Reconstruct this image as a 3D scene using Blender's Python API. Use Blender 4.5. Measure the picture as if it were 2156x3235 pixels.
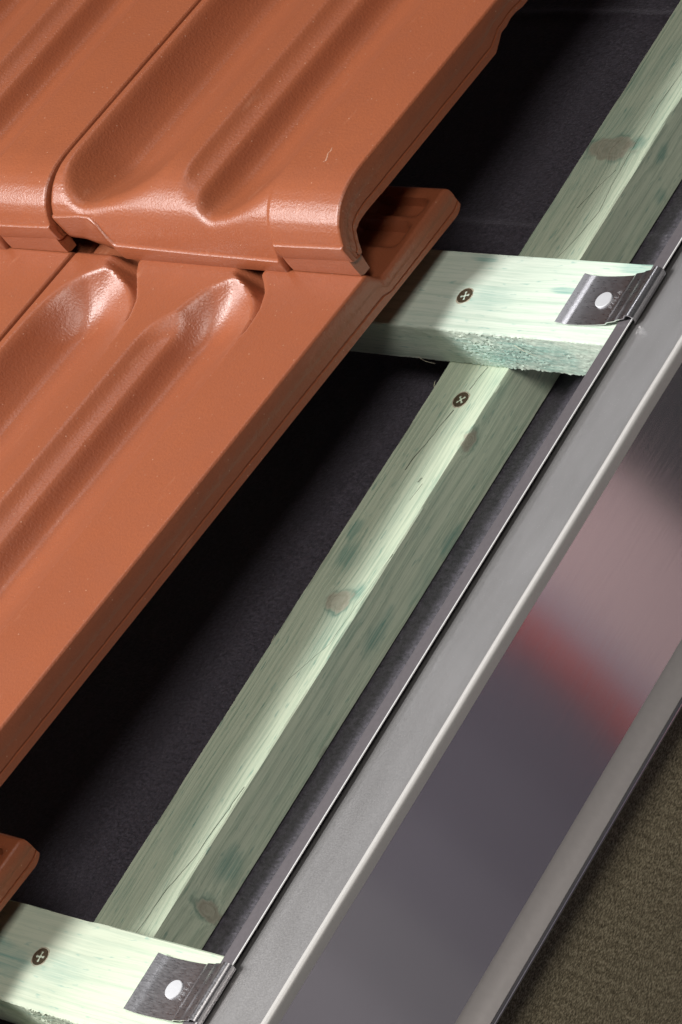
import bpy, math, random
import numpy as np
from mathutils import Matrix, Vector, noise as mnoise

random.seed(7)
for o in list(bpy.data.objects):
    bpy.data.objects.remove(o)
scene = bpy.context.scene
COL = scene.collection
MM = 0.001
# The roof is laid out in its own frame (x across the roof, y up the slope, z away from it, in mm)
# and the whole place is then tipped to its real pitch.
PITCH = math.radians(47.4)
TIP = Matrix.Rotation(PITCH, 4, 'X')


def tip(o):
    o.matrix_basis = TIP @ o.matrix_basis


# ------------------------------------------------------------------ camera
cam = bpy.data.cameras.new('camera')
cam_o = bpy.data.objects.new('camera', cam)
COL.objects.link(cam_o)
rot = Matrix(((0.66637393, -0.10100552, 0.73874466),
              (0.50490368, 0.79017933, -0.34740309),
              (-0.54865113, 0.60449526, 0.57755296)))
cam_o.matrix_basis = Matrix.Translation(Vector((1345.83, -383.90, 1088.88)) * MM) @ rot.to_4x4()
cam.sensor_fit = 'VERTICAL'
cam.sensor_height = 36.0
cam.sensor_width = 24.0
cam.lens = 36.0 * 11698.57 / 3235.0
cam.clip_start = 0.02
cam.clip_end = 100.0
tip(cam_o)
scene.camera = cam_o

# ------------------------------------------------------------------ world and studio lamps
world = bpy.data.worlds.new('World')
scene.world = world
world.use_nodes = True
bg = world.node_tree.nodes['Background']
bg.inputs[0].default_value = (0.90, 0.88, 1.0, 1)
bg.inputs[1].default_value = 0.028


def lamp(name, direction, dist, size, watts, colour, target=(20, 220, 50), size_y=None):
    l = bpy.data.lights.new(name, 'AREA')
    l.shape = 'RECTANGLE'
    l.size = size
    l.size_y = size_y or size
    l.energy = watts
    l.color = colour
    o = bpy.data.objects.new(name, l)
    COL.objects.link(o)
    d = Vector(direction).normalized()
    p = Vector(target) * MM + d * dist
    o.matrix_basis = Matrix.Translation(p) @ d.to_track_quat('Z', 'Y').to_matrix().to_4x4()
    tip(o)
    return o


lamp('side_softbox', (-0.70, -0.42, 0.56), 2.6, 0.75, 34.0, (1.0, 0.985, 0.98))
lamp('rear_softbox', (-0.33, 0.38, 0.87), 2.4, 0.50, 4.0, (0.97, 0.97, 1.0))
lamp('key_softbox', (-0.385, -0.54, 1.0), 2.6, 0.52, 82.0, (1.0, 0.985, 0.975))
lamp('board_helper_lamp', (-0.8, 0.15, 0.6), 0.6, 0.25, 3.0, (1.0, 0.96, 0.95), (800, 500, -560))  # added lamp, only brightens the off-frame board so its reflection shows
lamp('fill_softbox', (0.55, -0.18, 0.80), 2.1, 0.50, 19.5, (1.0, 0.95, 0.90))

vs = scene.view_settings
vs.view_transform = 'Standard'
vs.look = 'None'
vs.exposure = 0.0
vs.gamma = 1.0
vs.use_curve_mapping = False


# ------------------------------------------------------------------ node helpers
class Nodes:
    def __init__(self, name):
        self.mat = bpy.data.materials.new(name)
        self.mat.use_nodes = True
        self.nt = self.mat.node_tree
        self.nt.nodes.clear()
        self.out = self.nt.nodes.new('ShaderNodeOutputMaterial')
        self.b = self.nt.nodes.new('ShaderNodeBsdfPrincipled')
        self.nt.links.new(self.b.outputs[0], self.out.inputs[0])

    def put(self, sock, v):
        if isinstance(v, bpy.types.NodeSocket):
            self.nt.links.new(v, sock)
        else:
            if sock.type == 'RGBA' and len(v) == 3:
                v = (*v, 1)
            sock.default_value = v

    def set(self, **kw):
        for k, v in kw.items():
            self.put(self.b.inputs[k.replace('_', ' ')], v)
        return self

    def math(self, op, a, b=0.0, c=None, clamp=False):
        n = self.nt.nodes.new('ShaderNodeMath')
        n.operation = op
        n.use_clamp = clamp
        self.put(n.inputs[0], a)
        self.put(n.inputs[1], b)
        if c is not None:
            self.put(n.inputs[2], c)
        return n.outputs[0]

    def coord(self, out='Object'):
        return self.nt.nodes.new('ShaderNodeTexCoord').outputs[out]

    def info(self, out):
        return self.nt.nodes.new('ShaderNodeObjectInfo').outputs[out]

    def vadd(self, a, b):
        n = self.nt.nodes.new('ShaderNodeVectorMath')
        n.operation = 'ADD'
        self.put(n.inputs[0], a)
        self.put(n.inputs[1], b)
        return n.outputs[0]

    def mapping(self, v, scale=(1, 1, 1), loc=(0, 0, 0), rot=(0, 0, 0)):
        n = self.nt.nodes.new('ShaderNodeMapping')
        self.put(n.inputs[0], v)
        n.inputs['Scale'].default_value = scale
        n.inputs['Location'].default_value = loc
        n.inputs['Rotation'].default_value = rot
        return n.outputs[0]

    def sep(self, v):
        n = self.nt.nodes.new('ShaderNodeSeparateXYZ')
        self.put(n.inputs[0], v)
        return n.outputs

    def comb(self, x, y, z):
        n = self.nt.nodes.new('ShaderNodeCombineXYZ')
        for i, v in enumerate((x, y, z)):
            self.put(n.inputs[i], v)
        return n.outputs[0]

    def noise(self, v, scale=5.0, detail=3.0, rough=0.5, dist=0.0):
        n = self.nt.nodes.new('ShaderNodeTexNoise')
        self.put(n.inputs['Vector'], v)
        n.inputs['Scale'].default_value = scale
        n.inputs['Detail'].default_value = detail
        n.inputs['Roughness'].default_value = rough
        n.inputs['Distortion'].default_value = dist
        return n.outputs[0]

    def voronoi(self, v, scale, out='Distance', feature='F1'):
        n = self.nt.nodes.new('ShaderNodeTexVoronoi')
        n.feature = feature
        self.put(n.inputs['Vector'], v)
        n.inputs['Scale'].default_value = scale
        return n.outputs[out]

    def ramp(self, f, stops, interp='LINEAR'):
        n = self.nt.nodes.new('ShaderNodeValToRGB')
        n.color_ramp.interpolation = interp
        els = n.color_ramp.elements
        while len(els) < len(stops):
            els.new(0.5)
        for e, (p, c) in zip(els, stops):
            e.position = p
            e.color = (c, c, c, 1) if isinstance(c, (int, float)) else (*c, 1)
        self.put(n.inputs[0], f)
        return n.outputs[0]

    def mix(self, f, a, b, blend='MIX'):
        n = self.nt.nodes.new('ShaderNodeMix')
        n.data_type = 'RGBA'
        n.blend_type = blend
        self.put(n.inputs['Factor'], f)
        self.put([s for s in n.inputs if s.name == 'A' and s.type == 'RGBA'][0], a)
        self.put([s for s in n.inputs if s.name == 'B' and s.type == 'RGBA'][0], b)
        return [s for s in n.outputs if s.type == 'RGBA'][0]

    def bump(self, h, strength=0.3, dist=0.001, normal=None):
        n = self.nt.nodes.new('ShaderNodeBump')
        n.inputs['Strength'].default_value = strength
        n.inputs['Distance'].default_value = dist
        self.put(n.inputs['Height'], h)
        if normal is not None:
            self.put(n.inputs['Normal'], normal)
        return n.outputs[0]

    def step(self, v, a, b):
        n = self.nt.nodes.new('ShaderNodeMapRange')
        n.interpolation_type = 'SMOOTHSTEP'
        self.put(n.inputs[0], v)
        n.inputs[1].default_value = a
        n.inputs[2].default_value = b
        return n.outputs[0]


# ------------------------------------------------------------------ materials
def mat_clay():
    m = Nodes('clay')
    co = m.vadd(m.coord(), m.info('Location'))
    big = m.noise(co, 9, 3)
    mid = m.noise(co, 60, 4)
    fine = m.noise(co, 900, 3, 0.6)
    col = m.mix(m.ramp(big, [(0.3, 0), (0.7, 1)]), (0.285, 0.080, 0.031), (0.345, 0.101, 0.040))
    col = m.mix(m.ramp(mid, [(0.35, 0), (0.75, 0.5)]), col, (0.26, 0.075, 0.031))
    col = m.mix(m.ramp(fine, [(0.3, 0.55), (0.62, 0)]), col, (0.235, 0.068, 0.030))
    col = m.mix(m.math('MULTIPLY', m.info('Random'), 0.35), col, (0.31, 0.098, 0.050))
    # pale grit specks in the clay
    sp = m.voronoi(co, 260)
    keep = m.noise(co, 130, 1)
    speck = m.math('MULTIPLY', m.ramp(sp, [(0.05, 1), (0.12, 0)]), m.ramp(keep, [(0.54, 0), (0.60, 1)]))
    col = m.mix(m.math('MULTIPLY', speck, 0.6), col, (0.68, 0.42, 0.30))
    pit = m.math('MULTIPLY', m.ramp(m.voronoi(m.vadd(co, (3.1, 1.7, 0.4)), 340), [(0.05, 1), (0.11, 0)]), m.ramp(m.noise(co, 90, 1), [(0.52, 0), (0.60, 1)]))
    col = m.mix(m.math('MULTIPLY', pit, 0.6), col, (0.12, 0.035, 0.02))
    # chalky scuffs
    sc = m.noise(m.mapping(co, (1, 0.25, 1)), 70, 4, 0.7)
    col = m.mix(m.ramp(sc, [(0.64, 0), (0.82, 0.35)]), col, (0.55, 0.27, 0.17))
    m.set(Base_Color=col, Roughness=m.ramp(mid, [(0.3, 0.32), (0.7, 0.39)]), Specular_IOR_Level=0.6)
    h = m.math('ADD', m.noise(co, 700, 2, 0.5), m.math('MULTIPLY', fine, 0.6))
    h = m.math('ADD', h, m.math('MULTIPLY', speck, 0.5))
    m.set(Normal=m.bump(h, 0.30, 0.0006))
    return m.mat


def mat_wood(name, axis, pale, green, teal, knots=(), cracks=(), stains=(), ring=230.0, contrast=1.0, lines=True):
    """pale treated softwood; axis = grain direction. knots/stains: (x,y,z, rx,ry,rz) mm in object space,
    cracks: polylines of (along, across) mm on the top face."""
    m = Nodes(name)
    co = m.coord()
    s = m.sep(co)
    a, b, c = (s[0], s[1], s[2]) if axis == 'X' else (s[1], s[0], s[2])
    v = m.comb(a, b, c)
    # distance field of the knots bends the grain round them
    bend = None
    kfs = []
    for (x, y, z, rx, ry, rz) in knots:
        d = m.math('POWER', m.math('MULTIPLY', m.math('SUBTRACT', s[0], x * MM), 1 / (rx * MM)), 2)
        d = m.math('ADD', d, m.math('POWER', m.math('MULTIPLY', m.math('SUBTRACT', s[1], y * MM), 1 / (ry * MM)), 2))
        d = m.math('ADD', d, m.math('POWER', m.math('MULTIPLY', m.math('SUBTRACT', s[2], z * MM), 1 / (rz * MM)), 2))
        d = m.math('SQRT', d)
        wob = m.noise(co, 140, 2)
        d = m.math('ADD', d, m.math('MULTIPLY', m.math('SUBTRACT', wob, 0.5), 1.3))
        kfs.append(d)
        f = m.math('DIVIDE', 0.004, m.math('ADD', 0.7, m.math('MULTIPLY', d, d)))
        bend = f if bend is None else m.math('ADD', bend, f)
    warp = m.math('MULTIPLY', m.math('SUBTRACT', m.noise(m.mapping(v, (6, 30, 30)), 1.0, 2), 0.5), 0.007)
    bb = m.math('ADD', m.math('ADD', b, m.math('MULTIPLY', c, 0.45)), warp)
    if bend is not None:
        bb = m.math('ADD', bb, bend)
    rings = m.math('SINE', m.math('MULTIPLY', bb, ring * 6.283))
    rings = m.math('MULTIPLY_ADD', rings, 0.5, 0.5)
    rings = m.math('POWER', rings, 2.2)
    vv = m.comb(a, bb, c)
    fib = m.noise(m.mapping(vv, (22, 900, 900)), 1.0, 4, 0.65)
    fib2 = m.noise(m.mapping(vv, (8, 260, 260)), 1.0, 3, 0.6)
    blo = m.noise(m.mapping(v, (9, 24, 24)), 1.0, 3, 0.6)
    blo2 = m.noise(m.mapping(v, (35, 60, 60), (3, 1, 7)), 1.0, 4, 0.6)
    f = m.math('ADD', m.math('MULTIPLY', rings, 0.20 if lines else 0.1), m.math('MULTIPLY', fib2, 0.6))
    f = m.math('ADD', f, m.math('MULTIPLY', m.math('SUBTRACT', fib, 0.5), 1.8))
    col = m.mix(m.math('MULTIPLY', m.ramp(f, [(0.25, 0), (0.95, 1)]), contrast), pale, green)
    tf = m.math('MULTIPLY', m.ramp(blo, [(0.48, 0), (0.68, 1)]), m.ramp(blo2, [(0.40, 0.15), (0.62, 0.85)]))
    col = m.mix(m.math('MULTIPLY', m.math('MULTIPLY', tf, 0.75), m.ramp(fib, [(0.3, 0.3), (0.7, 1)])), col, teal)
    # short dark flecks
    fl = m.noise(m.mapping(vv, (110, 520, 520), (9, 4, 2)), 1.0, 2, 0.5)
    col = m.mix(m.ramp(fl, [(0.63, 0), (0.74, 0.5)]), col, teal)
    hgt = m.math('ADD', m.math('MULTIPLY', fib, 0.7), m.math('MULTIPLY', rings, 0.25))
    for (x, y, z, rx, ry, rz) in stains:
        d = m.math('POWER', m.math('MULTIPLY', m.math('SUBTRACT', s[0], x * MM), 1 / (rx * MM)), 2)
        d = m.math('ADD', d, m.math('POWER', m.math('MULTIPLY', m.math('SUBTRACT', s[1], y * MM), 1 / (ry * MM)), 2))
        d = m.math('ADD', d, m.math('POWER', m.math('MULTIPLY', m.math('SUBTRACT', s[2], z * MM), 1 / (rz * MM)), 2))
        k = m.math('SUBTRACT', 1.0, m.step(m.math('ADD', m.math('SQRT', d), m.math('MULTIPLY', m.math('SUBTRACT', blo2, 0.5), 2.2)), 0.2, 0.9))
        col = m.mix(m.math('MULTIPLY', k, m.ramp(fib, [(0.3, 0.15), (0.7, 0.8)])), col, teal)
    for d in kfs:
        inside = m.math('SUBTRACT', 1.0, m.step(d, 0.72, 1.05))
        rr = m.math('MULTIPLY_ADD', m.math('SINE', m.math('MULTIPLY', d, 19.0)), 0.5, 0.5)
        kc = m.mix(rr, (0.30, 0.265, 0.20), (0.38, 0.34, 0.265))
        col = m.mix(m.math('MULTIPLY', inside, m.ramp(fib2, [(0.2, 0.55), (0.8, 0.85)])), col, kc)
        ring_l = m.math('MULTIPLY', m.step(d, 0.84, 1.0), m.math('SUBTRACT', 1.0, m.step(d, 1.0, 1.22)))
        col = m.mix(m.math('MULTIPLY', ring_l, m.ramp(blo2, [(0.42, 0.0), (0.60, 0.40)])), col, (0.12, 0.11, 0.075))
        rim = m.math('MULTIPLY', m.step(d, 0.80, 1.0), m.math('SUBTRACT', 1.0, m.step(d, 1.0, 1.5)))
        col = m.mix(m.math('MULTIPLY', rim, m.ramp(blo2, [(0.40, 0.0), (0.65, 0.45)])), col, teal)
    wob = m.math('MULTIPLY', m.math('SUBTRACT', m.noise(m.mapping(v, (120, 10, 10)), 1.0, 3), 0.5), 0.0022)
    for (poly, w) in cracks:
        n = len(poly)
        tot = None
        for i in range(n - 1):
            (a0, b0), (a1, b1) = poly[i], poly[i + 1]
            if a1 < a0:
                a0, b0, a1, b1 = a1, b1, a0, b0
            line = m.math('MULTIPLY_ADD', m.math('SUBTRACT', a, a0 * MM), (b1 - b0) / (a1 - a0), b0 * MM)
            dist = m.math('ABSOLUTE', m.math('SUBTRACT', m.math('ADD', b, wob), line))
            k = m.math('SUBTRACT', 1.0, m.step(dist, w * 0.2 * MM, w * 0.85 * MM))
            k = m.math('MULTIPLY', k, m.math('GREATER_THAN', a, a0 * MM))
            k = m.math('MULTIPLY', k, m.math('LESS_THAN', a, a1 * MM))
            tot = k if tot is None else m.math('MAXIMUM', tot, k)
        # only on the top face
        geo = m.nt.nodes.new('ShaderNodeNewGeometry')
        tot = m.math('MULTIPLY', tot, m.math('GREATER_THAN', c, m_top[0] * MM))
        col = m.mix(m.math('MULTIPLY', tot, m.ramp(blo2, [(0.35, 0.35), (0.6, 0.85)])), col, (0.06, 0.075, 0.05))
        hgt = m.math('SUBTRACT', hgt, m.math('MULTIPLY', tot, 3.0))
    m.set(Base_Color=col, Roughness=0.72, Specular_IOR_Level=0.25)
    m.set(Normal=m.bump(hgt, 0.35, 0.0007))
    return m.mat


def mat_underlay():
    m = Nodes('underlay_fleece')
    co = m.coord()
    fuzz = m.noise(co, 620, 4, 0.75)
    weave = m.noise(m.mapping(co, (330, 800, 800), rot=(0, 0, 0.7)), 1.0, 3, 0.6)
    f = m.math('MULTIPLY', fuzz, weave)
    big = m.noise(co, 25, 3)
    col = m.mix(m.ramp(f, [(0.14, 0), (0.40, 1)]), (0.012, 0.010, 0.015), (0.105, 0.092, 0.120))
    col = m.mix(m.ramp(big, [(0.35, 0), (0.75, 0.4)]), col, (0.05, 0.044, 0.056))
    lint = m.math('MULTIPLY', m.ramp(m.voronoi(co, 130), [(0.03, 1), (0.07, 0)]), m.ramp(m.noise(co, 60, 1), [(0.56, 0), (0.62, 1)]))
    col = m.mix(m.math('MULTIPLY', lint, 0.8), col, (0.30, 0.28, 0.29))
    m.set(Base_Color=col, Roughness=0.5, Specular_IOR_Level=1.0)
    m.set(Normal=m.bump(m.math('ADD', fuzz, weave), 0.6, 0.0006))
    m.set(Sheen_Weight=1.0, Sheen_Roughness=0.38, Sheen_Tint=(0.9, 0.88, 1.0))
    return m.mat


def mat_painted_metal():
    m = Nodes('grey_metallic_paint')
    co = m.coord()
    big = m.noise(m.mapping(co, (10, 3, 10)), 1.0, 3)
    col = m.mix(big, (0.47, 0.46, 0.455), (0.53, 0.52, 0.515))
    fl = m.voronoi(co, 2300, 'Color')
    pick = m.math('GREATER_THAN', m.sep(fl)[0], 0.96)
    pick = m.math('MULTIPLY', pick, m.ramp(m.voronoi(co, 2300), [(0.25, 1), (0.45, 0)]))
    col = m.mix(m.math('MULTIPLY', pick, m.math('MULTIPLY', m.sep(fl)[1], 0.7)), col, (0.85, 0.85, 0.83))
    smear = m.noise(m.mapping(co, (60, 14, 60), (2, 5, 1)), 1.0, 4, 0.6)
    col = m.mix(m.ramp(smear, [(0.35, 0.25), (0.7, 0)]), col, (0.25, 0.24, 0.23))
    grit = m.noise(co, 1400, 2)
    m.set(Base_Color=col, Metallic=0.85, Roughness=m.ramp(grit, [(0.3, 0.36), (0.7, 0.43)]), Specular_IOR_Level=0.5)
    m.set(Normal=m.bump(grit, 0.10, 0.0003))
    return m.mat


def mat_glossy_side():
    m = Nodes('polished_grey_sheet')
    co = m.coord()
    grit = m.noise(co, 900, 3)
    sc = m.noise(m.mapping(co, (40, 30, 900), rot=(0.5, 0, 0)), 1.0, 2)
    col = m.mix(m.noise(co, 6, 2), (0.60, 0.575, 0.60), (0.68, 0.655, 0.67))
    m.set(Base_Color=col, Metallic=0.85, Roughness=m.ramp(sc, [(0.4, 0.10), (0.8, 0.13)]))
    m.set(Normal=m.bump(grit, 0.008, 0.0002))
    return m.mat


def mat_bare_metal():
    m = Nodes('bare_aluminium')
    co = m.coord()
    br = m.noise(m.mapping(co, (300, 1500, 1500)), 1.0, 3, 0.6)
    pit = m.voronoi(co, 900)
    pits = m.math('MULTIPLY', m.ramp(pit, [(0.10, 1), (0.20, 0)]), m.ramp(m.noise(co, 300, 1), [(0.54, 0), (0.62, 1)]))
    col = m.mix(br, (0.66, 0.65, 0.665), (0.72, 0.71, 0.725))
    m.set(Base_Color=col, Metallic=1.0, Roughness=m.ramp(br, [(0.3, 0.26), (0.7, 0.34)]))
    h = br
    m.set(Normal=m.bump(h, 0.003, 0.0002))
    return m.mat


def mat_simple(name, col, rough=0.5, metal=0.0, var=0.15, scale=200.0, bump=0.1):
    m = Nodes(name)
    co = m.coord()
    n = m.noise(co, scale, 3)
    c2 = tuple(max(0.0, x * (1 - var)) for x in col)
    m.set(Base_Color=m.mix(n, col, c2), Roughness=rough, Metallic=metal)
    m.set(Normal=m.bump(n, bump, 0.0004))
    return m.mat


def mat_side_board():
    m = Nodes('brown_grained_board')
    co = m.coord()
    g = m.noise(m.mapping(co, (900, 620, 1200), rot=(0.6, 0, 0)), 1.0, 3, 0.6)
    g2 = m.noise(co, 1500, 2)
    f = m.math('ADD', m.math('MULTIPLY', g, 0.7), m.math('MULTIPLY', g2, 0.3))
    ln = m.math('SINE', m.math('MULTIPLY', m.math('ADD', m.sep(co)[1], m.math('MULTIPLY', m.sep(co)[2], 0.35)), 900.0))
    f = m.math('MULTIPLY_ADD', ln, 0.012, f)
    col = m.ramp(f, [(0.36, (0.08, 0.064, 0.036)), (0.5, (0.285, 0.245, 0.15)), (0.62, (0.60, 0.53, 0.36))])
    m.set(Base_Color=col, Roughness=0.6, Normal=m.bump(f, 0.6, 0.0006))
    return m.mat


# ------------------------------------------------------------------ mesh helpers
def mesh_obj(name, verts, faces, mat, parent=None, smooth=True, origin=(0, 0, 0), autosmooth=None):
    v = (np.asarray(verts, float) - np.asarray(origin, float)) * MM
    me = bpy.data.meshes.new(name)
    me.from_pydata([tuple(p) for p in v], [], [tuple(f) for f in faces])
    me.update()
    if mat is not None:
        me.materials.append(mat)
    if smooth:
        me.polygons.foreach_set('use_smooth', [True] * len(me.polygons))
        if autosmooth:
            me.set_sharp_from_angle(angle=math.radians(autosmooth))
    o = bpy.data.objects.new(name, me)
    o.location = Vector(origin) * MM
    if parent is not None:
        o.parent = parent
        o.location = Vector(origin) * MM - TOPLOC.get(parent.name, Vector((0, 0, 0)))
    else:
        TOPLOC[o.name] = Vector(origin) * MM
    COL.objects.link(o)
    if parent is None:
        TOP.append(o)
    return o


TOP = []
TOPLOC = {}


def empty(name, origin):
    o = bpy.data.objects.new(name, None)
    o.empty_display_size = 0.02
    o.location = Vector(origin) * MM
    COL.objects.link(o)
    TOP.append(o)
    TOPLOC[o.name] = o.location.copy()
    return o


def tag(o, label=None, cat=None, group=None, kind=None):
    if label:
        o['label'] = label
    if cat:
        o['category'] = cat
    if group:
        o['group'] = group
    if kind:
        o['kind'] = kind
    return o


def grid_faces(n, mcount, off=0, flip=False, closed=False):
    f = []
    top = mcount if closed else mcount - 1
    for i in range(n - 1):
        for j in range(top):
            j2 = (j + 1) % mcount
            q = (off + i * mcount + j, off + i * mcount + j2, off + (i + 1) * mcount + j2, off + (i + 1) * mcount + j)
            f.append(q[::-1] if flip else q)
    return f


def extrude_profile(profile, y0, y1, ny=2, closed=False):
    """profile: list of (x,z); swept along y."""
    ys = np.linspace(y0, y1, ny)
    verts = [(x, y, z) for y in ys for (x, z) in profile]
    faces = grid_faces(ny, len(profile), closed=closed)
    return verts, faces


def thicken(profile, t):
    """closed outline of an open (x,z) profile with thickness t, offset to the right of travel."""
    p = np.array(profile, float)
    d = np.gradient(p, axis=0)
    d /= np.linalg.norm(d, axis=1)[:, None] + 1e-9
    nrm = np.stack([d[:, 1], -d[:, 0]], 1)
    q = p + nrm * t
    return [tuple(a) for a in p] + [tuple(a) for a in q[::-1]]


def sheet(name, profile, t, y0, y1, mat, parent, ny=2, autosmooth=40, yfun=None):
    prof = thicken(profile, t)
    v, f = extrude_profile(prof, y0, y1, ny, closed=True)
    n = len(prof)
    h = n // 2
    for base, fl in ((0, False), ((ny - 1) * n, True)):
        for i in range(h - 1):
            q = (base + i, base + i + 1, base + n - 2 - i, base + n - 1 - i)
            f.append(q[::-1] if fl else q)
    if yfun:
        v = [yfun(p) for p in v]
    return mesh_obj(name, v, f, mat, parent, True, autosmooth=autosmooth)


def arc(cx, cz, r, a0, a1, n=8):
    return [(cx + r * math.cos(math.radians(a)), cz + r * math.sin(math.radians(a))) for a in np.linspace(a0, a1, n)]


def sstep(x, a, b):
    t = np.clip((x - a) / (b - a), 0, 1)
    return t * t * (3 - 2 * t)


# ------------------------------------------------------------------ setting: underlay, deck, side board
X0, X1, Y0, Y1 = -620.0, 172.0, -480.0, 900.0
M_UNDER = mat_underlay()
xs = np.concatenate([np.linspace(X0, -160, 12), np.linspace(-150, 90, 80), np.linspace(100, X1, 6)])
ys = np.concatenate([np.linspace(Y0, -10, 12), np.linspace(0, 640, 260), np.linspace(650, Y1, 6)])


def under_z(x, y):
    z = 0.9 * mnoise.noise(Vector((x * 0.012, y * 0.009, 3.1)))
    for yl, w in ((460.5, 2.2), (612.0, 2.6)):
        d = y - yl - 1.0 * mnoise.noise(Vector((x * 0.03, yl, 0)))
        z += 1.5 * math.exp(-(d / w) ** 2)
    return z - 1.0


verts = [(x, y, under_z(x, y)) for y in ys for x in xs]
under = mesh_obj('roofing_underlay', verts, grid_faces(len(ys), len(xs)), M_UNDER)
tag(under, kind='structure')
deck_v, deck_f = [], []


def box_vf(x0, x1, y0, y1, z0, z1):
    v = [(x, y, z) for z in (z0, z1) for y in (y0, y1) for x in (x0, x1)]
    f = [(0, 2, 3, 1), (4, 5, 7, 6), (0, 1, 5, 4), (2, 6, 7, 3), (0, 4, 6, 2), (1, 3, 7, 5)]
    return v, f


v, f = box_vf(X0, X1 - 2, Y0, Y1, -24.0, -4.5)
deck = mesh_obj('roof_deck', v, f, mat_simple('deck_board', (0.30, 0.22, 0.13), 0.7), smooth=False)
tag(deck, kind='structure')

M_SIDE = mat_side_board()
v, f = box_vf(150, 168, Y0, Y1, -420.0, -26.0)
side = mesh_obj('side_board', v, f, M_SIDE, smooth=False, origin=(160, 200, -420))
tag(side, 'brown grained side board below the grey metal flange, lower right corner', 'board')

# ------------------------------------------------------------------ roof tiles
TILE_L, TILE_W, ROW = 473.0, 236.0, 396.2
SL = 0.11
NOSE_Y = [-1.0, 0.0, 0.3, 1.1, 1.9, 3.4, 5.8, 8.0, 10.9, 15.1, 19.2, 24.9, 31.0, 38.0, 46.0]
NOSE_H = [-60, -44.5, -40, -34.7, -31.7, -26.7, -21.0, -16.7, -12.4, -8.4, -5.4, -2.5, -0.8, -0.15, 0.0]


def nose(y):
    return np.interp(y, NOSE_Y, NOSE_H)


RG = np.arange(-20.0, 260.0, 1.0)
KERN = np.exp(-0.5 * (np.arange(-7, 8) / 1.1) ** 2)
KERN /= KERN.sum()


def depth_row(y):
    """trough depth over r (distance from the right edge) at distance y from the front."""
    D, D2 = 13.0 + 11.0 * float(sstep(y, 5, 56)), 16.0 + 4.0 * float(sstep(y, 6, 48))
    r = RG

    def spoon(yend, ramp):
        t = np.clip((yend - y) / ramp, 0, 1)
        return 1 - (1 - t) ** 2

    # left trough: fixed bowl closed by a spoon-shaped end wall, drained by a groove along the middle plateau
    R1 = float(np.interp(y, [0, 335, 350, 363, 376, 386, 394, 401, 480], [144, 144, 145.5, 150, 157, 166, 174, 179, 182]))
    p1 = D * np.interp(r, [144, 156, 172, 188, 202, 209, 214, 219, 223.5, 226.5, 228.5], [0, 0.22, 0.52, 0.78, 0.96, 1.0, 0.90, 0.68, 0.40, 0.16, 0])
    e1 = np.interp(r, [144, 185, 200, 212, 219, 224, 229], [404, 401, 397, 390, 383, 375, 364])
    g1 = 15.0 * float(sstep(y, 352, 376)) * np.interp(r, [R1 - 1, R1 + 6, R1 + 9, R1 + 25], [0, 1, 0.95, 0])
    w1 = sstep(r, R1 - 1.5, R1 + 6.0) if y > 340 else 1.0
    t1 = np.maximum(p1 * spoon(e1, 36.0) * w1, g1)
    # right trough with its small terrace
    R2 = float(np.interp(y, [0, 345, 358, 377, 388, 395, 400, 480], [52, 52, 53.5, 58, 64, 71, 77, 80]))
    p2 = D2 * np.interp(r, [52, 62, 76, 90, 102, 107, 110.5, 113.5, 117], [0, 0.26, 0.60, 0.88, 1.0, 0.92, 0.72, 0.45, 0])
    e2 = np.interp(r, [52, 80, 96, 105, 112, 118], [402, 399, 396, 389, 379, 368])
    g2 = 14.0 * float(sstep(y, 352, 374)) * np.interp(r, [R2 - 1, R2 + 6, R2 + 8, R2 + 20], [0, 1, 0.95, 0])
    w2 = sstep(r, R2 - 1.5, R2 + 6.0) if y > 340 else 1.0
    tt = np.interp(r, [98, 100, 115, 120, 124, 127, 129], [0, 8.0, 7.6, 6.3, 4.4, 2.0, 0]) * spoon(np.interp(r, [107, 114, 120, 128], [377, 372, 366, 357]), 16.0)
    t2 = np.maximum(np.maximum(p2 * spoon(e2, 34.0) * w2, tt), g2)
    d = t1 + t2
    return np.convolve(d, KERN, mode='same')


def smin(a, b, k):
    h = np.clip(0.5 + 0.5 * (b - a) / k, 0, 1)
    return b * (1 - h) + a * h - k * h * (1 - h)


def top_h(r, y):
    d = np.interp(r, RG, depth_row(y))
    back = 2.4 * sstep(r, 52.0, 56.0)
    h = smin(-d, nose(y - back) + 0.0 * r, 0.02 + 6.5 * (1 - float(sstep(y, 14, 44))))
    h = np.where(y > 60, -d, h)
    if y > 392:
        k = float(sstep(y, 404.0, 411.0))
        ang = 0.065 * max(0.0, y - 406.0)
        h = h * (1 - 0.6 * k) + (-8.6 + ang) * k
        # sunk pockets between the ribs of the head
        for (ra, rb, ya, yb, dp) in ((8, 47, 433, 447, 6.0), (8, 47, 454, 464, 6.0), (62, 225, 430, 462, 5.0)):
            w = float(sstep(y, ya - 3, ya + 3) * (1 - sstep(y, yb - 1.2, yb + 1.2)))
            if w > 0:
                h = h - dp * w * sstep(r, ra - 2, ra + 2) * (1 - sstep(r, rb - 3, rb + 3))
    # eased edges
    h = h - 1.1 * np.clip(1 - r / 1.2, 0, 1) ** 2
    h = h - 1.6 * np.clip(1 - (TILE_W - r) / 3.0, 0, 1) ** 2
    h = h - 2.0 * max(0.0, 1 - (TILE_L - y) / 2.5) ** 2
    return h


def lip_bottom(r):
    return np.interp(r, [0, 54, 56.5, 203, 208, 214, 222, 236], [-33.5, -34.0, -44.3, -44.3, -43.6, -40.5, -36.5, -35.0])


def lip_top(r):
    return np.interp(r, [0, 54, 56.5, 120, 189, 194, 198, 203, 212, 236], [-22.5, -23.5, -35.0, -34.2, -32.8, -27.5, -21.0, -17.5, -17.0, -18.5])


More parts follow.
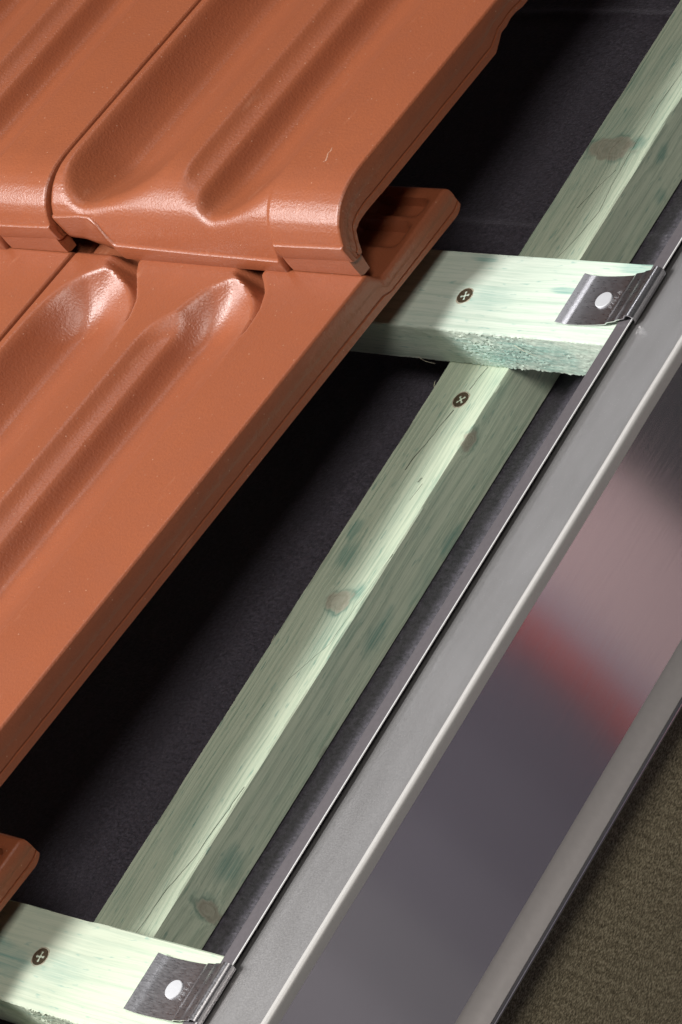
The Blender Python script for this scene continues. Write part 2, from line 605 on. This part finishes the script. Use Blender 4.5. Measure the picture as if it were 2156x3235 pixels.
INNER_Y = [5.0, 8.4, 9.7, 11.2, 13.6, 16.8, 21.4, 27.9, 50.0]
INNER_H = [-44.4, -43.0, -40.1, -34.3, -28.4, -22.8, -21.0, -20.4, -20.8]


def build_tile_mesh(name, notch=None):
    rs = np.concatenate([[0, 0.4, 0.9, 1.6, 3], np.arange(5, 50, 2.5), np.arange(50, 60, 0.8), np.arange(60, 188, 1.7), np.arange(188, 218, 1.1), np.arange(218, 232, 1.7), [232.5, 233.6, 234.6, 235.4, 236]])
    yb = np.concatenate([[473, 472.3, 471.3, 470], np.arange(468, 410, -1.6), np.arange(410, 330, -1.3), np.arange(330, 60, -5.0), np.arange(60, 42, -3.0)])
    K1, NL = 30, 8
    nr = len(rs)
    rows_top, rows_bot = [], []
    for y in yb:
        h = top_h(rs, y)
        rows_top.append(np.stack([rs, np.full(nr, y), h], 1))
        th = 20.8
        bot = np.minimum(-th + 0.0 * rs, h - 9.0)
        if notch and y > notch:
            k = float(sstep(y, notch, notch + 7))
            bot = np.where(rs < 14, bot + 6.0 * k + 0.8 * math.sin(y * 0.31) * k, bot)
        if y > 466:
            bot = bot + 3.0 * ((y - 466) / 7.0) ** 2
        rows_bot.append(np.stack([rs, np.full(nr, y), bot], 1))
    # nose: from y=42 to where the surface meets the lip
    zb = lip_bottom(rs)
    zl = lip_top(rs)
    yf = np.zeros(nr)
    for i, r in enumerate(rs):
        lo, hi = -0.5, 40.0
        for _ in range(30):
            mid = 0.5 * (lo + hi)
            if float(top_h(np.array([r]), mid)[0]) > zl[i]:
                hi = mid
            else:
                lo = mid
        yf[i] = 0.5 * (lo + hi)
    yf = np.convolve(np.pad(yf, 1, mode='edge'), np.ones(3) / 3, mode='valid')
    inner_len = np.linspace(0, 1, K1 + NL)
    iy = np.interp(inner_len, np.linspace(0, 1, len(INNER_Y)), INNER_Y[::-1])
    ih = np.interp(inner_len, np.linspace(0, 1, len(INNER_Y)), INNER_H[::-1])
    iy = np.minimum(iy, 41.0 - inner_len)
    for k in range(1, K1 + 1):
        t = k / K1
        y = 42 + (yf - 42) * (1 - (1 - t) ** 1.7)
        h = np.array([float(top_h(np.array([r]), yy)[0]) for r, yy in zip(rs, y)])
        rows_top.append(np.stack([rs, y, h], 1))
        sh = np.clip((zb + 44.0) / 44.0, 0, 1) * t
        zi = np.maximum(ih[k - 1], zb * t + (1 - t) * ih[k - 1])
        zi = np.where((rs > 60) & (t < 0.75), np.minimum(zi, h - 6.0), zi)
        rows_bot.append(np.stack([rs, np.full(nr, iy[k - 1]), zi], 1))
    hend = rows_top[-1][:, 2]
    lip = [(-0.9, -0.15), (-1.7, -0.9), (-1.9, -2.2), (-1.9, -0.55), (-1.8, -0.85), (-1.4, -1.0), (-0.2, -1.06), (3.2, -1.06)]
    span = hend - zb
    for k, (dy, fz) in enumerate(lip):
        z = hend + fz if k < 3 else hend + fz * span
        rows_top.append(np.stack([rs, yf + dy, z], 1))
        rows_bot.append(np.stack([rs, np.maximum(np.full(nr, iy[K1 + k]), yf + 4.6), np.maximum(np.full(nr, ih[K1 + k]), zb)], 1))
    top = np.array(rows_top)
    bot = np.array(rows_bot)
    n = len(top)
    V = list(top.reshape(-1, 3)) + list(bot.reshape(-1, 3))
    F = grid_faces(n, nr, 0, True) + grid_faces(n, nr, n * nr, False)
    N0 = n * nr
    # right side wall with a ledge and the parting line of the mould
    prof = [(0.0, 0.0), (0.06, -0.25), (0.36, -0.55), (0.43, -0.05), (0.50, 0.15), (0.735, 0.10), (0.755, 0.85), (0.785, 0.85), (0.80, -0.1), (0.93, 0.05), (1.0, 0.8)]
    cols = []
    for (fr, dx) in prof[1:-1]:
        base = len(V)
        for i in range(n):
            p = top[i, 0] * (1 - fr) + bot[i, 0] * fr
            V.append((p[0] + dx + 0.12 * math.sin(i * 1.7 + fr * 9), p[1], p[2]))
        cols.append(base)
    chain = [lambda i: i * nr] + [(lambda i, b=b: b + i) for b in cols] + [lambda i: N0 + i * nr]
    for c0, c1 in zip(chain[:-1], chain[1:]):
        for i in range(n - 1):
            F.append((c0(i), c0(i + 1), c1(i + 1), c1(i)))
    # left wall, back, front underside
    for i in range(n - 1):
        F.append((i * nr + nr - 1, N0 + i * nr + nr - 1, N0 + (i + 1) * nr + nr - 1, (i + 1) * nr + nr - 1))
    for j in range(nr - 1):
        F.append((j, N0 + j, N0 + j + 1, j + 1))
        e = (n - 1) * nr
        F.append((e + j, e + j + 1, N0 + e + j + 1, N0 + e + j))
    V = np.array(V)
    V = np.stack([-V[:, 0], V[:, 1], V[:, 2] - SL * V[:, 1]], 1)
    # inset foot under the raised right part of the front lip
    b0 = len(V)
    foot = []
    for r in (2.0, 25.0, 53.0):
        for (y, z) in ((3.6, -30.0), (3.2, -38.0), (3.4, -43.6), (5.5, -44.6), (10.0, -44.6), (12.0, -30.0)):
            foot.append((-r, y, z - SL * y))
    V = np.vstack([V, np.array(foot)])
    F += [tuple(x) for x in grid_faces(3, 6, b0, False)]
    F.append(tuple(b0 + i for i in range(6)))
    F.append(tuple(b0 + 12 + i for i in range(5, -1, -1)))
    me = bpy.data.meshes.new(name)
    me.from_pydata([tuple(p * MM) for p in V], [], F)
    me.update()
    me.materials.append(M_CLAY)
    me.polygons.foreach_set('use_smooth', [True] * len(me.polygons))
    me.set_sharp_from_angle(angle=math.radians(38))
    return me


M_CLAY = mat_clay()
tile_mesh = build_tile_mesh('roof_tile')
tile_mesh_top = build_tile_mesh('roof_tile_notched', notch=147.0)
tiles = [
    (0, 0, 'large red clay roof tile with shiny nose, upper right of the tile field'),
    (1, 0, 'red clay roof tile cut by the left edge, top row'),
    (0, 1, 'red clay roof tile of the middle row with two glossy hollows under the overhanging nose'),
    (1, 1, 'red clay roof tile in the middle row at the left edge, beyond the narrow joint'),
    (0, 2, 'small visible corner of a red clay tile at the left edge above the lower batten'),
]
for (c, r, label) in tiles:
    o = bpy.data.objects.new('roof_tile', tile_mesh_top if (c, r) == (0, 0) else tile_mesh)
    o.location = Vector((-3.0 - 235.5 * c, 342.4 - ROW * r, 145.1)) * MM
    o.scale = (0.9894, 0.9894, 0.9894)
    o.rotation_euler = (0, 0, math.radians((0.0, 0.05, -0.03, 0.06, 0.0)[c + 2 * min(r, 1)]))
    COL.objects.link(o)
    TOP.append(o)
    tag(o, label, 'roof tile', 'clay roof tiles', 'thing')
    if (c, r) == (0, 0):
        # a pale glaze run near the right margin
        pts = [[-28.21, 42.8], [-26.91, 43.83], [-28.32, 46.85], [-29.84, 49.22], [-29.24, 50.87], [-30.12, 53.28]]
        V = []
        for i, (px, py) in enumerate(pts):
            w = (0.28, 0.5, 0.38, 0.3, 0.42, 0.22)[i]
            for (ax, az) in ((-w, 0.02), (0, 0.16), (w, 0.02)):
                V.append((px + ax, py + 0.4 * ax, az - SL * py))
        me = bpy.data.meshes.new('glaze_run')
        me.from_pydata([tuple(Vector(p) * MM) for p in V], [], grid_faces(len(pts), 3))
        me.materials.append(mat_simple('pale_glaze', (0.56, 0.30, 0.20), 0.5, 0, 0.3, 900, 0.2))
        g = bpy.data.objects.new('glaze_run', me)
        COL.objects.link(g)
        g.parent = o

# ------------------------------------------------------------------ battens
PALE = (0.63, 0.715, 0.605)
GREEN = (0.37, 0.51, 0.41)
TEAL = (0.15, 0.38, 0.335)


def beam(name, axis, length, width, height, origin, mat, fine, parent=None, rough_front=False, seed=0.0, wane=0.6):
    """sawn timber: origin is the low corner; cross-section ring with eased corners, swept and displaced."""
    # ring in (w, h), starting at the bottom-front corner, going up the front face
    ring = []
    e = 0.7
    nh = 30 if rough_front else 10
    nw = 26
    for t in np.linspace(e, height - e, nh):
        ring.append((0.0, t, 'f'))
    for t in np.linspace(e, width - e, nw):
        ring.append((t, height, 't'))
    for t in np.linspace(height - e, e, 10):
        ring.append((width, t, 'b'))
    for t in np.linspace(width - e, e, 8):
        ring.append((t, 0.0, 'u'))
    a0, a1 = fine
    st = 0.9 if rough_front else 1.6
    al = np.concatenate([np.linspace(0, a0, 14)[:-1], np.arange(a0, a1, st), np.linspace(a1, length, 14)])
    V = []
    for a in al:
        for (w, h, face) in ring:
            n1 = mnoise.noise(Vector((a * 0.012, w * 0.06 + seed, h * 0.06)))
            n2 = mnoise.noise(Vector((a * 0.09, w * 0.2, h * 0.2 + seed)))
            dw = dh = 0.0
            if face == 'f':
                dw = 0.5 * n1 + 0.18 * n2
                if rough_front:
                    # torn fibres
                    amt = 0.25 + 0.95 * sstep(a, a0 + 45, a0 + 62) * (1 - 0.55 * sstep(a, a0 + 100, a0 + 118))
                    q = mnoise.noise(Vector((a * 0.55 + h * 0.25, h * 0.75 - a * 0.15, seed)))
                    q2 = mnoise.noise(Vector((a * 1.3, h * 1.1, seed + 5)))
                    dw -= amt * (1.0 * abs(q) + 0.55 * q2)
                    if h < 3:
                        dh -= amt * 1.1 * (q2 + 0.5 * abs(q)) * (3 - h) / 3
            elif face == 't':
                dh = 0.22 * n1 + 0.06 * n2
                # worn arrises
                edge = min(w, width - w)
                if edge < 2.5:
                    dh -= wane * max(0.0, mnoise.noise(Vector((a * 0.035, seed + (0 if w < width / 2 else 9), 1)))) * (2.5 - edge) / 2.5 * 1.6
            elif face == 'b':
                dw = 0.4 * n1 + 0.15 * n2
                dw += -1.2 * max(0.0, mnoise.noise(Vector((a * 0.03, seed + 3, h * 0.02))) - 0.1)
            u, k, z = w + dw, a, h + dh
            if axis == 'X':
                V.append((origin[0] + k, origin[1] + u, origin[2] + z))
            else:
                # across = x; the "front" ring side is the right-hand (+x) face
                V.append((origin[0] + width - u, origin[1] + k, origin[2] + z))
    m = len(ring)
    F = grid_faces(len(al), m, 0, True, closed=True)
    F.append(tuple(range(m)))
    F.append(tuple(range((len(al) - 1) * m, len(al) * m))[::-1])
    return mesh_obj(name, V, F, mat, parent, True, origin=origin, autosmooth=35)


m_top = [29.0]
CBX, CBY = 0.0, -480.0
cracksA = [([(420.0, 28.2), (435.9, 34.0), (451.2, 37.0), (474.7, 33.6), (496.6, 32.2), (521.7, 31.7), (545.2, 33.4), (640, 35)], 0.55),
           ([(452.1, 20.5), (461.8, 24.1), (478.3, 30.2)], 0.45),
           ([(282.6, 16.1), (311.9, 21.5), (321.1, 23.5)], 0.75), ([(334.2, 25.2), (349, 28.2)], 0.5),
           ([(265.5, 31.9), (276.0, 33.9)], 0.35), ([(276.4, 30.2), (279.4, 30.8)], 1.3),
           ([(5.0, 31.8), (35.5, 34.2), (56.0, 39.0), (76.2, 40.5), (96.0, 42.1)], 0.6),
           ([(156.0, 27.1), (179.2, 39.0), (208.1, 41.5), (234.2, 43.2)], 0.30)]
cracksA = [([(a - CBY, b - CBX) for a, b in p], w) for p, w in cracksA]
kn = [(18.0, 492.0 - CBY, 31, 17.5, 8.5, 14), (27.0, 203.5 - CBY, 31, 9.0, 7.0, 7), (44, 306 - CBY, 27, 6, 7, 4),
      (45, 39.5 - CBY, 8, 5, 5, 12)]
stn = [(33.8, 496 - CBY, 30, 7, 6, 4), (36, 210 - CBY, 30, 6, 7, 4), (16, 228 - CBY, 30, 12, 14, 5), (44, 200 - CBY, 12, 6, 22, 9),
       (44, 481 - CBY, 7, 5, 9, 7), (44, 497 - CBY, 20, 5, 10, 7), (44, 262 - CBY, 4, 6, 14, 5), (44, 60 - CBY, 14, 5, 16, 12), (8, 245 - CBY, 30, 5, 8, 4)]
M_CB = mat_wood('treated_pine_lengthwise', 'Y', (0.60, 0.68, 0.515), (0.31, 0.42, 0.305), (0.12, 0.30, 0.245), kn, cracksA, stn, ring=300.0)
cb = beam('counter_batten', 'Y', 1350.0, 43.6, 30.0, (CBX, CBY, 0.0), M_CB, (470.0, 1080.0), seed=2.0, wane=0.7)
tag(cb, 'long green treated counter batten with knots and cracks, running up the slope', 'batten')

m_top = [26.0]
M_B1 = mat_wood('treated_pine_board', 'X', PALE, GREEN, TEAL,
                [], [], [(535, 46, 27, 14, 4, 4), (640, 47, 27, 20, 5, 4), (575, 0, 12, 75, 3, 18), (600, 30, 27, 22, 3, 4)], ring=150.0, contrast=0.8)
M_B2 = mat_wood('treated_pine_board_striped', 'X', (0.575, 0.64, 0.50), (0.36, 0.47, 0.365), (0.19, 0.39, 0.34),
                [], [], [(500, 20, 27, 50, 14, 5)], ring=210.0, contrast=0.7)
BX = -520.0
b1 = beam('batten', 'X', 688.0, 49.6, 27.3, (BX, 349.4, 30.2), M_B1, (485.0, 660.0), rough_front=True, seed=5.0)
tag(b1, 'pale green treated batten with furry sawn front edge, crossing the counter batten higher up', 'batten', 'battens under the tiles')
b2 = beam('batten', 'X', 688.0, 48.6, 27.3, (BX, -48.6, 30.2), M_B2, (485.0, 660.0), rough_front=True, seed=11.0)
b2.rotation_euler = (0, 0, 0.0)
tag(b2, 'pale green treated batten at the bottom left corner of the picture', 'batten', 'battens under the tiles')
# the lower batten lies a degree off square, turning about the counter batten
b2.matrix_basis = Matrix.Translation(Vector((20, 0, 0)) * MM) @ Matrix.Rotation(0.0189, 4, 'Z') @ Matrix.Translation(Vector((-20, 0, 0)) * MM) @ b2.matrix_basis


def build_screw_mesh(name, R=4.6):
    """countersunk head with a cross recess and ribs round it, top at z=0."""
    N = 48
    rad = [R, R * 0.97, R * 0.90, R * 0.62, R * 0.56, R * 0.40, R * 0.22, 0.06]
    V, F = [], []
    for k, r in enumerate(rad):
        for i in range(N):
            a = 2 * math.pi * i / N
            cross = abs(math.cos(2 * a)) ** 14
            star = 0.5 + 0.5 * math.cos(8 * a)
            z = -0.55 if k == 0 else 0.0
            if k == 1:
                z = 0.02
            if k in (2, 3):
                z = -0.05 - (0.12 * star if k == 3 else 0)
            if k >= 4:
                z = -0.15 - 1.5 * cross * (1.0 if k > 4 else 0.75)
                if k == 7:
                    z = -1.6
            V.append((r * math.cos(a), r * math.sin(a), z))
    F = grid_faces(len(rad), N, 0, False, closed=True)
    me = bpy.data.meshes.new(name)
    me.from_pydata([tuple(Vector(p) * MM) for p in V], [], F)
    me.update()
    me.materials.append(M_SCREW)
    me.polygons.foreach_set('use_smooth', [True] * len(me.polygons))
    me.set_sharp_from_angle(angle=math.radians(25))
    return me


M_SCREW = mat_simple('brown_plated_steel', (0.17, 0.125, 0.075), 0.55, 0.55, 0.7, 1100, 0.9)
M_SPLIT = mat_simple('torn_pale_fibre', (0.50, 0.44, 0.33), 0.8, 0, 0.3, 600, 0.5)
screw_mesh = build_screw_mesh('screw')


def add_screw(parent, x, y, z, turn):
    o = bpy.data.objects.new('screw', screw_mesh)
    COL.objects.link(o)
    o.parent = parent
    w = parent.matrix_basis.inverted() @ Matrix.Translation(Vector((x, y, z)) * MM)
    o.matrix_basis = w @ Matrix.Rotation(turn, 4, 'Z')
    # ring of torn fibre where the head bit into the timber
    V = []
    N = 40
    for k, (r, dz) in enumerate(((4.45, -0.9), (4.7, -0.25), (5.0, -0.2), (5.6, -0.55))):
        for i in range(N):
            a = 2 * math.pi * i / N
            j = 1 + 0.12 * mnoise.noise(Vector((math.cos(a) * 2.5 + x, math.sin(a) * 2.5, k)))
            V.append((r * j * math.cos(a), r * j * math.sin(a), dz + (0.25 * mnoise.noise(Vector((a * 4, x, k))) if k in (1, 2) else 0)))
    me = bpy.data.meshes.new('torn_fibre_ring')
    me.from_pydata([tuple(Vector(p) * MM) for p in V], [], grid_faces(4, N, 0, True, closed=True))
    me.materials.append(M_SPLIT)
    q = bpy.data.objects.new('torn_fibre_ring', me)
    COL.objects.link(q)
    q.parent = o
    return o


add_screw(b1, 16.9, 371.2, 57.85, 0.3)
add_screw(cb, 24.1, 327.6, 30.35, 0.8)
add_screw(b2, 16.2, -23.7, 57.85, 0.1)


# a few loose splinters on the sawn edges
def splinter(parent, pts, w):
    P = [Vector(p) for p in pts]
    V, F = [], []
    for i, p in enumerate(P):
        r = w * (1 - 0.75 * i / (len(P) - 1))
        for k in range(4):
            a = k * math.pi / 2
            V.append((p.x + r * math.cos(a), p.y + 0.3 * r * math.sin(a), p.z + r * math.sin(a)))
    F = grid_faces(len(P), 4, 0, False, closed=True)
    v = np.array(V)
    me = bpy.data.meshes.new('splinter')
    me.from_pydata([tuple(Vector(p) * MM) for p in V], [], F)
    me.materials.append(M_SPL)
    o = bpy.data.objects.new('splinter', me)
    COL.objects.link(o)
    o.parent = parent
    o.matrix_basis = parent.matrix_basis.inverted()
    return o


M_SPL = mat_simple('splinter_wood', (0.62, 0.60, 0.45), 0.8)
splinter(b1, [(-20, 348.5, 33), (-15, 347.5, 31.5), (-9, 347.6, 30.0)], 0.35)
splinter(b1, [(64, 348, 52), (70, 346.5, 50.0), (76, 346.8, 46.5)], 0.3)
splinter(cb, [(0.2, 333, 29), (-1.2, 335, 29.4), (-2.6, 338, 29.2)], 0.45)
splinter(cb, [(0.2, 172, 28.6), (-1.0, 175, 28.8), (-1.6, 179, 28.9)], 0.35)

# ------------------------------------------------------------------ metal flashing
M_PAINT = mat_painted_metal()
M_GLOSS = mat_glossy_side()
M_BARE = mat_bare_metal()
M_EDGE = mat_simple('bright_cut_edge', (0.88, 0.88, 0.87), 0.45, 0.3, 0.1, 500, 0.1)
fl = empty('metal_flashing', (150, 200, 57.6))
tag(fl, 'long grey painted metal flashing with folded edge, rounded bead and glossy side face', 'flashing')
FY0, FY1 = -470.0, 890.0
# pan: from the fold on the left to the bead
def wavy(p):
    x, y, z = p
    n = mnoise.noise(Vector((x * 0.01, y * 0.012, z * 0.01)))
    q = mnoise.noise(Vector((x * 0.02, y * 0.035, 7.7)))
    return (x + 0.30 * n, y, z + 0.22 * q)


pan = [(132.4, 57.5), (135, 57.7), (144.5, 60.1), (146.5, 60.45), (148.8, 60.4), (168, 58.8), (173.05, 58.6)]
sheet('pan', pan, 0.7, FY0, FY1, M_PAINT, fl, 260, yfun=wavy)
# folded-back edge lying over the pan, its free edge standing a few millimetres up
flap = [(140.6, 62.5), (137, 61.9), (133.2, 61.1)] + arc(132.4, 59.8, 1.4, 110, 270, 7)
sheet('folded_edge', flap[::-1], 0.45, FY0, FY1, mat_simple('dull_bare_sheet', (0.15, 0.136, 0.145), 0.5, 0.3, 0.25, 500, 0.12), fl, 260, yfun=wavy)
v, f = box_vf(140.6, 141.1, FY0, FY1, 62.05, 62.6)
mesh_obj('cut_edge', v, f, M_EDGE, fl, False)
# rounded bead where the sheet turns down
bead = [(173.1, 58.62)] + arc(175.3, 58.0, 1.5, 165, 0, 12) + [(176.8, 54.0)]
sheet('rounded_bead', bead[::-1], 0.7, FY0, FY1, mat_simple('pale_grey_paint', (0.60, 0.585, 0.56), 0.38, 0.2, 0.1, 700, 0.06), fl, 260, yfun=wavy)
drop = [(176.6, 54.0), (176.3, 40), (176.0, 0), (176.0, -36.5)]
sheet('side_panel', drop[::-1], 0.7, FY0, FY1, M_GLOSS, fl, 2)
flange = [(176.02, -36.7), (177.0, -38.4), (182.0, -43.6), (185.2, -47.2)]
sheet('bottom_flange', flange[::-1], 0.7, FY0, FY1, mat_simple('satin_grey_sheet', (0.52, 0.49, 0.475), 0.42, 0.5, 0.12, 300, 0.05), fl, 2)
lipb = [(185.3, -47.3)] + arc(184.3, -48.6, 1.6, 45, -60, 6) + [(182.5, -53.0)]
sheet('drip_edge', lipb[::-1], 0.7, FY0, FY1, M_GLOSS, fl, 2)


# ------------------------------------------------------------------ clips
def build_clip(name, y0, y1, lean, label, text):
    root = empty(name, (115, (y0 + y1) / 2, 58))
    # section from the raised left lip over the nailed plate to the hook on the folded edge
    sec = [(91.6, 60.4), (94.5, 59.4), (97.0, 58.5), (98.6, 58.4), (100.5, 58.25), (105, 58.1), (110, 58.15), (116, 58.4), (122.0, 58.9),
           (123.4, 59.2), (124.4, 60.0), (125.6, 60.6), (129.8, 61.3), (131.2, 61.7), (132.2, 62.4), (135.5, 63.2), (137.6, 63.6),
           (138.3, 64.2)] + arc(141.0, 63.6, 2.4, 155, 5, 9) + [(143.3, 62.4), (142.9, 61.2), (142.0, 60.6)]
    sec = [(x, z + 0.45) for x, z in sec]

    def warp(p):
        # the plate bows a little and its short sides lean
        x, y, z = p
        t = (x - 92) / 48.0
        return (x, y + lean * t, z)
    prof = sec
    body = sheet('clip_plate', prof[::-1], 0.55, y0, y1, M_BARE, root, 8, 28, warp)
    cx, cy = 112.6, (y0 + y1) / 2 + lean * 0.43
    # flat nail head in the hole
    N = 40
    V = []
    for k, (r, z) in enumerate(((4.7, 59.3), (4.75, 59.9), (4.45, 60.15), (2.0, 60.23), (0.05, 60.2))):
        for i in range(N):
            a = 2 * math.pi * i / N
            V.append((cx + r * math.cos(a), cy + r * math.sin(a), z))
    mesh_obj('nail_head', V, grid_faces(5, N, 0, False, closed=True), M_NAIL, root, True, autosmooth=30, origin=(cx, cy, 59))
    # stamped lettering along the plate
    cu = bpy.data.curves.new('stamp', 'FONT')
    cu.body = text
    cu.size = 3.6 * MM
    cu.space_character = 1.35
    cu.align_x = 'CENTER'
    cu.offset = -0.00006
    cu.extrude = 0.00004
    to = bpy.data.objects.new('stamp', cu)
    COL.objects.link(to)
    dg = bpy.context.evaluated_depsgraph_get()
    me = bpy.data.meshes.new_from_object(to.evaluated_get(dg))
    bpy.data.objects.remove(to)
    me.materials.clear()
    me.materials.append(M_STAMP)
    so = bpy.data.objects.new('stamped_letters', me)
    COL.objects.link(so)
    so.parent = root
    so.matrix_basis = Matrix.Translation(Vector((121.0, cy + 0.8, 60.02)) * MM - TOPLOC[root.name]) @ Matrix.Rotation(math.radians(90), 4, 'Z')
    tag(root, label, 'clip', 'flashing clips')
    return root


M_STAMP = mat_simple('stamped_edge', (0.55, 0.54, 0.55), 0.4, 0.6, 0.5, 900, 0.3)
M_NAIL = mat_simple('pale_zinc_nail', (0.58, 0.59, 0.61), 0.55, 0.25, 0.12, 500, 0.15)
build_clip('fixing_clip', 357.6, 387.8, 3.0, 'shiny metal clip nailed to the upper batten, hooked over the flashing edge', 'PNEA')
build_clip('fixing_clip', -36.4, -6.6, 2.6, 'shiny metal clip nailed to the bottom batten, hooked over the flashing edge', 'PBEA')

# ------------------------------------------------------------------ added unseen board, put in to give the glossy side face its reflections
bd = empty('reflection_board', (800, 560, -900))
for (nm, xa, ya, yb_, colr) in (('board_face', 802, 551, 655, (0.56, 0.405, 0.40)), ('board_strip', 803, 526, 551, (0.34, 0.32, 0.38)),
                               ('board_dark_step', 803, 430, 526, (0.085, 0.076, 0.105)), ('board_tone_step', 803, 360, 430, (0.11, 0.10, 0.13)),
                               ('board_tone_step', 803, 300, 360, (0.16, 0.15, 0.182)), ('board_tone_step', 803, 240, 300, (0.23, 0.224, 0.245)),
                               ('board_grey_step', 803, 120, 240, (0.31, 0.30, 0.325))):  # stepped greys imitate the soft gradient of the reflection
    v, f = box_vf(xa, xa + 12, ya, yb_, -900, -300)
    mesh_obj(nm, v, f, mat_simple(nm + '_paint', colr, 0.8, 0, 0.15, 12), bd, False)
v, f = box_vf(793, 802.5, 502, 525, -900, -300)
mesh_obj('board_red_strip', v, f, mat_simple('red_paint', (0.52, 0.07, 0.06), 0.6, 0, 0.5, 40), bd, False)
tag(bd, 'added off-frame board with pink and red strips, put in for the blurred reflection in the glossy metal', 'board')
bd.rotation_euler = (0, 0, 0)

bpy.context.view_layer.update()
for o in TOP:
    tip(o)
